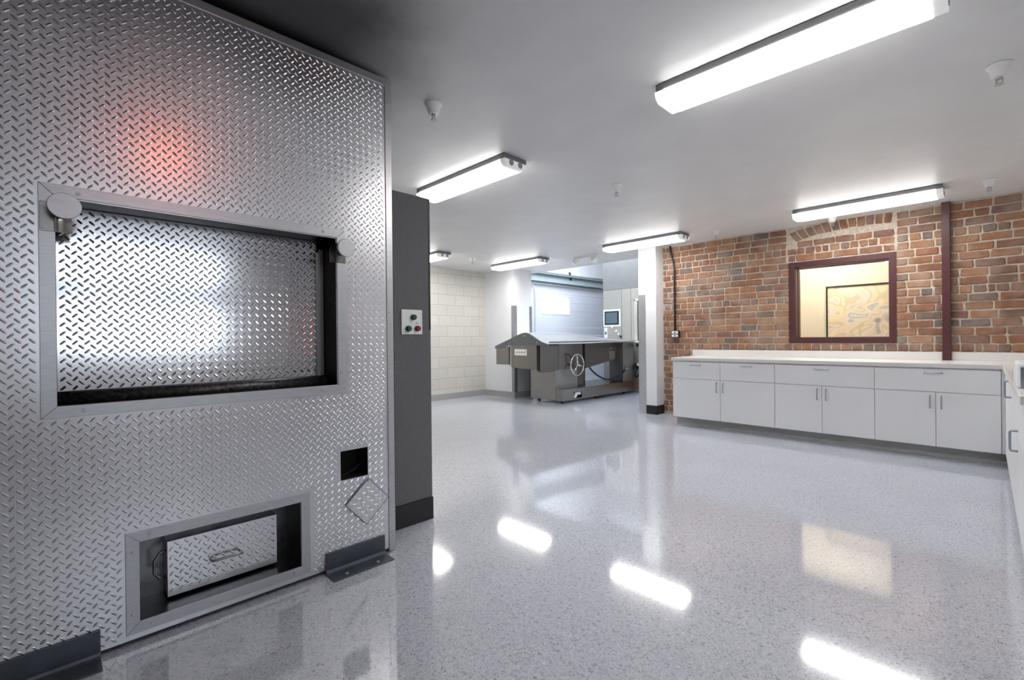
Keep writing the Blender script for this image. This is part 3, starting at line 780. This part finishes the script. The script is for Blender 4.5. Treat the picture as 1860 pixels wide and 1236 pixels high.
# hopper: side panel with a rising lower edge, tapering tank
hop = MB()
y0, y1 = 7.30, 8.43
hs = [(y0, .59), (y1, .735), (y1, 1.07), (y0, 1.07)]
top = [(-5.40, y, z) for y, z in hs]
hop.prism(top, (-.012, 0, 0))
hop.add([(-5.412, y0, .59), (-5.412, y1, .735), (-6.3, y1, .80), (-6.3, y0, .66)], [(0, 1, 2, 3)])
hop.add([(-6.3, y0, .66), (-6.3, y1, .80), (-6.9, y1, 1.07), (-6.9, y0, 1.07)], [(0, 1, 2, 3)])
hop.build('hopper', 'steel_brown', mc)
pl_ = MB().box(-5.40, -5.395, 8.12, 8.33, .735, .90).build('data_plate', 'steel_dull', mc)
for y, z in ((8.14, .965), (8.20, .97), (8.31, .96)):
    MB().cyl((-5.40, y, z), (-5.385, y, z), .012, seg=10).build('bolt', 'ring', mc)
# end post, rim
MB().box(-5.62, XS, 8.44, 8.84, .256, 1.07).build('end_post', 'steel_dull', mc, .01)
MB().box(-5.62, XS-.02, 8.845, 8.90, .1, 1.0).build('end_flange', 'steel', mc, .004)
rm = MB().box(-5.60, XS, 6.11, 8.84, 1.07, 1.118)
rm.build('rim', 'steel', mc, .006)
# head box at the near end
KH = 6.0/6.2
def hX(x): return x*KH
def hZ(z): return 1.17+(z-1.17)*KH
hy = 6.0
hb = MB().prism([(hX(-6.30), hy, hZ(.632)), (hX(-5.70), hy, hZ(.602)), (hX(-5.70), hy, hZ(1.06)), (hX(-6.30), hy, hZ(1.06))], (0, .485, 0))
hb.build('head_box', 'steel', mc, .004)
MB().box(hX(-5.70), hX(-5.665), hy, hy+.04, hZ(.60), hZ(1.06)).build('edge_channel', 'steel_dull', mc, .004)
MB().box(hX(-5.70), -5.43, hy+.045, 6.56, .575, 1.065).build('side_box', 'steel_brown', mc, .02)
lb = MB().box(hX(-6.205), hX(-5.893), hy-.004, hy, hZ(.862), hZ(.978)).build('label_plate', 'white_plastic', mc, .001); lb['label'] = 'small white label plate'
lg = MB()
for k in range(6):
    x = hX(-6.17+.045*k); z = hZ(.905+.006*(k % 2))
    if k: lg.add([(x-.02, hy-.0045, z+.009), (x+.004, hy-.0045, z+.009), (x+.004, hy-.0045, z+.012), (x-.02, hy-.0045, z+.012)], [(0, 1, 2, 3)])
    lg.add([(x, hy-.0045, z), (x+.028, hy-.0045, z), (x+.028, hy-.0045, z+.022), (x, hy-.0045, z+.022)], [(0, 1, 2, 3)])
lg.build('legend', 'socket', lb)
MB().box(hX(-6.72), hX(-6.365), hy, 6.46, hZ(.678), hZ(1.02)).build('left_box', 'steel', mc, .006)
MB().box(hX(-6.36), hX(-6.305), hy+.02, 6.46, hZ(.64), hZ(1.06)).build('channel', 'galv', mc, .004)
prof = [(-6.735, .985), (-6.735, 1.015), (-6.72, 1.035), (-6.68, 1.05), (-6.30, 1.175), (-6.10, 1.245), (-5.99, 1.275), (-5.915, 1.284), (-5.84, 1.272), (-5.72, 1.215), (-5.55, 1.125), (-5.42, 1.085), (-5.365, 1.07), (-5.37, 1.05), (-5.40, 1.042), (-5.45, 1.040), (-5.60, 1.05), (-6.28, 1.056), (-6.45, 1.03), (-6.62, .985)]
prof = [(hX(x), hZ(z)) for x, z in prof]
M['gable'] = pmat('matt_grey_steel', (.20, .205, .225), .42, .8, noise=.06, nscale=12)
gp = MB().prism([(x, hy-.02, z) for x, z in prof], (0, .03, 0)).build('gable_plate', 'gable', mc, .003)
for x, z in ((-5.93, 1.225), (-5.62, 1.10)):
    MB().cyl((hX(x), hy-.024, hZ(z)), (hX(x), hy-.02, hZ(z)), .012, seg=10).build('bolt', 'ring', gp)
rf = MB()
tp = prof[2:13]
sec = [(hy+.01, 1.0), (7.15, 1.0), (8.0, .55), (8.80, .06)]
vs_ = [(x, yy, 1.05+(z-1.05)*k+.068*(1-k)) for yy, k in sec for x, z in tp]
n = len(tp); fs_ = []
for i in range(len(sec)-1):
    for j in range(n-1): fs_.append((i*n+j, i*n+j+1, (i+1)*n+j+1, (i+1)*n+j))
rf.add(vs_, fs_, 0, True); rf.build('lid', 'lid_steel', mc)
# handwheel
hx, hy_, hz, hr = -5.30, 6.925, .68, .195
hw = MB().tube([(hx, hy_+hr*math.cos(2*math.pi*k/40), hz+hr*math.sin(2*math.pi*k/40)) for k in range(40)], .0135, 12, closed=True)
hwo = hw.build('handwheel', 'ring', mc); hwo['label'] = 'round handwheel with three spokes'
MB().tube([(-5.44, hy_, hz), (-5.32, hy_, hz), (-5.29, hy_, hz), (-5.275, hy_, hz)], [.022, .022, .032, .02], 16).build('hub', 'ring', hwo)
for a in (92, 232, -14):
    t = math.radians(a)
    MB().tube([(hx+.004, hy_, hz), (hx, hy_+hr*math.cos(t), hz+hr*math.sin(t))], [.020, .008], 10).build('spoke', 'ring', hwo)
# castors
for x, y in ((-5.92, 6.56), (-5.38, 6.58), (-5.92, 8.55), (-5.36, 7.6), (-5.36, 8.6)):
    c = MB().cyl((x-.018, y, .027), (x+.018, y, .027), .027, seg=20).build('castor', 'black_rubber', mc)
    MB().box(x-.028, x-.02, y-.02, y+.02, .027, .06).box(x+.02, x+.028, y-.02, y+.02, .027, .06).box(x-.028, x+.028, y-.024, y+.024, .05, .06).build('fork', 'galv', c)
# hose and valves
h0, h1 = Vector((-5.42, 7.47, .60)), Vector((-5.25, 8.46, .505))
pts = []
for k in range(21):
    t = k/20; p = h0.lerp(h1, t); s = math.sin(math.pi*t)**.8
    pts.append((p.x+.03*s, p.y, p.z-.235*s*(1-.15*t)))
MB().tube(pts, .017, 10).build('hose', 'hose', mc)
v = MB().cyl((-5.25, 8.46, .50), (-5.25, 8.53, .53), .022, seg=12).cyl((-5.25, 8.52, .47), (-5.25, 8.52, .60), .012, seg=10).cyl((-5.27, 8.52, .53), (-5.20, 8.56, .52), .014, seg=10)
v.build('valve', 'steel_dull', mc)
# inner post seen below the hopper
MB().box(-6.3, -6.15, 8.0, 8.3, .256, .79).build('inner_post', 'lam', mc, .01)

# ------------------------------------------------------------------ second furnace in the bay
f2 = thing('steel_furnace_cabinet', 'tall stainless furnace cabinet with a touch screen behind the steel machine', 'furnace', (-5.0, 10, 0))
YC = 8.95; g = .003
def pan(x0, x1, z0, z1): return MB().box(x0+g, x1-g, YC, YC+.02, z0+g, z1-g).build('panel', 'steel_panel', f2, .002)
M['steel_panel'] = pmat('satin_steel_panel', (.52, .505, .46), .42, .75, noise=.03, nscale=6)
MB().box(-6.10, -3.75, YC+.02, 11.4, 0, 3.2).build('casing', 'steel_panel', f2)
M['steel_panel_dark'] = pmat('dull_upper_panel', (.24, .24, .235), .5, .3, noise=.03, nscale=6)
MB().box(-6.10, -3.75, YC, YC+.02, 2.245, 3.2).build('upper_panel', 'steel_panel_dark', f2)
pan(-6.10, -5.62, 0, 2.24); pan(-5.62, -5.386, 0, 2.24); pan(-5.386, -3.75, 1.99, 2.24); pan(-5.386, -5.30, 0, 1.99)
scn = MB().box(-6.088, -5.64, YC-.012, YC, 1.425, 1.805).build('screen_bezel', 'white_plastic', f2, .004)
sf = MB().box(-6.055, -5.68, YC-.016, YC-.012, 1.462, 1.768).build('screen_frame', 'black', scn)
MB().box(-6.02, -5.72, YC-.018, YC-.016, 1.495, 1.738).build('touch_screen', 'screen', scn)
for x, z, m in ((-5.85, 1.41, 'white_plastic'), (-5.75, 1.32, 'white_plastic'), (-5.695, 1.256, 'white_plastic'), (-5.64, 1.20, 'black')):
    MB().cyl((x, YC, z), (x, YC-.03, z), .022, seg=14).build('push_button', m, f2)
MB().box(-6.06, -5.985, YC-.02, YC, 1.17, 1.395).box(-6.06, -5.985, YC-.024, YC-.02, 1.33, 1.36).build('gauge_strip', 'white_plastic', f2)
MB().box(-6.045, -6.0, YC-.025, YC-.02, 1.25, 1.31).build('gauge', 'screen', f2)
MB().box(-6.06, -5.955, YC-.03, YC, 1.115, 1.16).build('red_switch', 'red', f2)
# doorway with polished left jamb
MB().box(-5.30, -3.75, YC-.004, YC+.02, 0, 1.08).build('lower_panel', 'steel_panel', f2)
MB().box(-5.22, -4.0, YC-.006, YC+.012, 1.08, 1.98).build('chamber_opening', 'soot', f2)
MB().box(-5.30, -5.22, YC-.012, YC+.01, 1.08, 1.96).build('jamb', 'ring', f2, .004)
MB().box(-5.26, -4.0, YC-.03, YC, 1.96, 2.0).build('head_rail', 'white_plastic', f2, .004)
MB().cyl((-5.25, YC-.05, 1.075), (-4.0, YC-.05, 1.075), .03, seg=18).build('loading_roller', 'lam', f2)
MB().box(-5.25, -4.0, YC-.03, YC-.006, .98, 1.04).build('roller_bed', 'black', f2)
vb = MB().box(-5.27, -5.12, YC-.06, YC-.004, .50, .62).build('valve_block', 'black', f2, .01)
MB().cyl((-5.18, YC-.06, .60), (-5.18, YC-.09, .60), .03, seg=14).build('gauge', 'white_plastic', vb)
hp2 = [(-5.24, YC-.05, .52), (-5.25, YC-.07, .40), (-5.22, YC-.08, .33), (-5.17, YC-.07, .36), (-5.13, YC-.05, .52)]
MB().tube(hp2, .02, 10).build('hose', 'hose', f2)
MB().box(-5.22, -4.2, YC-.03, YC-.004, .08, .30).build('wooden_skirt', 'wood', f2)

# red beacon hanging near the camera (shows only as a red glow mirrored in the plate)
rb = thing('ceiling_beacon', 'red glowing warning beacon on the ceiling', 'beacon', (-.30, .63, cz(.63)))
z = cz(.63)
MB().cyl((-.30, .63, z-.0), (-.30, .63, z-.03), .085, seg=20).build('base', 'white_plastic', rb)
MB().tube([(-.30, .63, z-.03), (-.30, .63, z-.19), (-.30, .63, z-.22), (-.30, .63, z-.23)], [.05, .05, .035, .01], 20).build('beacon_dome', 'red_lamp', rb)

# ------------------------------------------------------------------ lights
def area(name, loc, rot, sx, sy, p, c):
    l = bpy.data.lights.new(name, 'AREA'); l.shape = 'RECTANGLE'; l.size = sx; l.size_y = sy; l.energy = p; l.color = c
    o = bpy.data.objects.new(name, l); col.objects.link(o); o.location = loc; o.rotation_euler = rot; return o
area('office_lamp', (-1.6, 7.5, 2.68), (0, 0, 0), 1.2, .5, 34, (1, .95, .87))
area('bay_fill', (-5.9, 8.3, 4.1), (0, math.radians(24), 0), 2.0, 1.5, 185, (.82, .90, 1))  # unseen fill light added overhead to brighten the bay with cool daylight
area('entrance_daylight', (XR+.6, .85, 1.75), (0, math.radians(90), 0), 1.5, 2.0, 18, (.85, .92, 1))
w = bpy.data.worlds.new('sky'); sc.world = w; w.use_nodes = True
bg = w.node_tree.nodes['Background']; bg.inputs[0].default_value = (.80, .90, 1, 1); bg.inputs[1].default_value = 1.5

# ------------------------------------------------------------------ camera
yaw, pitch, roll, f = 0.791484705, -0.00229731527, -0.0100637659, 848.918945
cy_, sy_ = math.cos(yaw), math.sin(yaw)
fwd = Vector((-sy_*math.cos(pitch), cy_*math.cos(pitch), math.sin(pitch)))
right = Vector((cy_, sy_, 0)); up = right.cross(fwd)
r2 = right*math.cos(roll)+up*math.sin(roll); u2 = up*math.cos(roll)-right*math.sin(roll)
cam = bpy.data.cameras.new('camera'); cam.sensor_width = 36; cam.lens = f/1860*36; cam.clip_start = .02
co = bpy.data.objects.new('camera', cam); col.objects.link(co)
mw = Matrix.Identity(4)
for i in range(3):
    mw[i][0] = r2[i]; mw[i][1] = u2[i]; mw[i][2] = -fwd[i]
mw.translation = Vector((0, 0, 1.17)); co.matrix_world = mw
sc.camera = co
sc.view_settings.view_transform = 'Standard'
sc.view_settings.exposure = 0.14
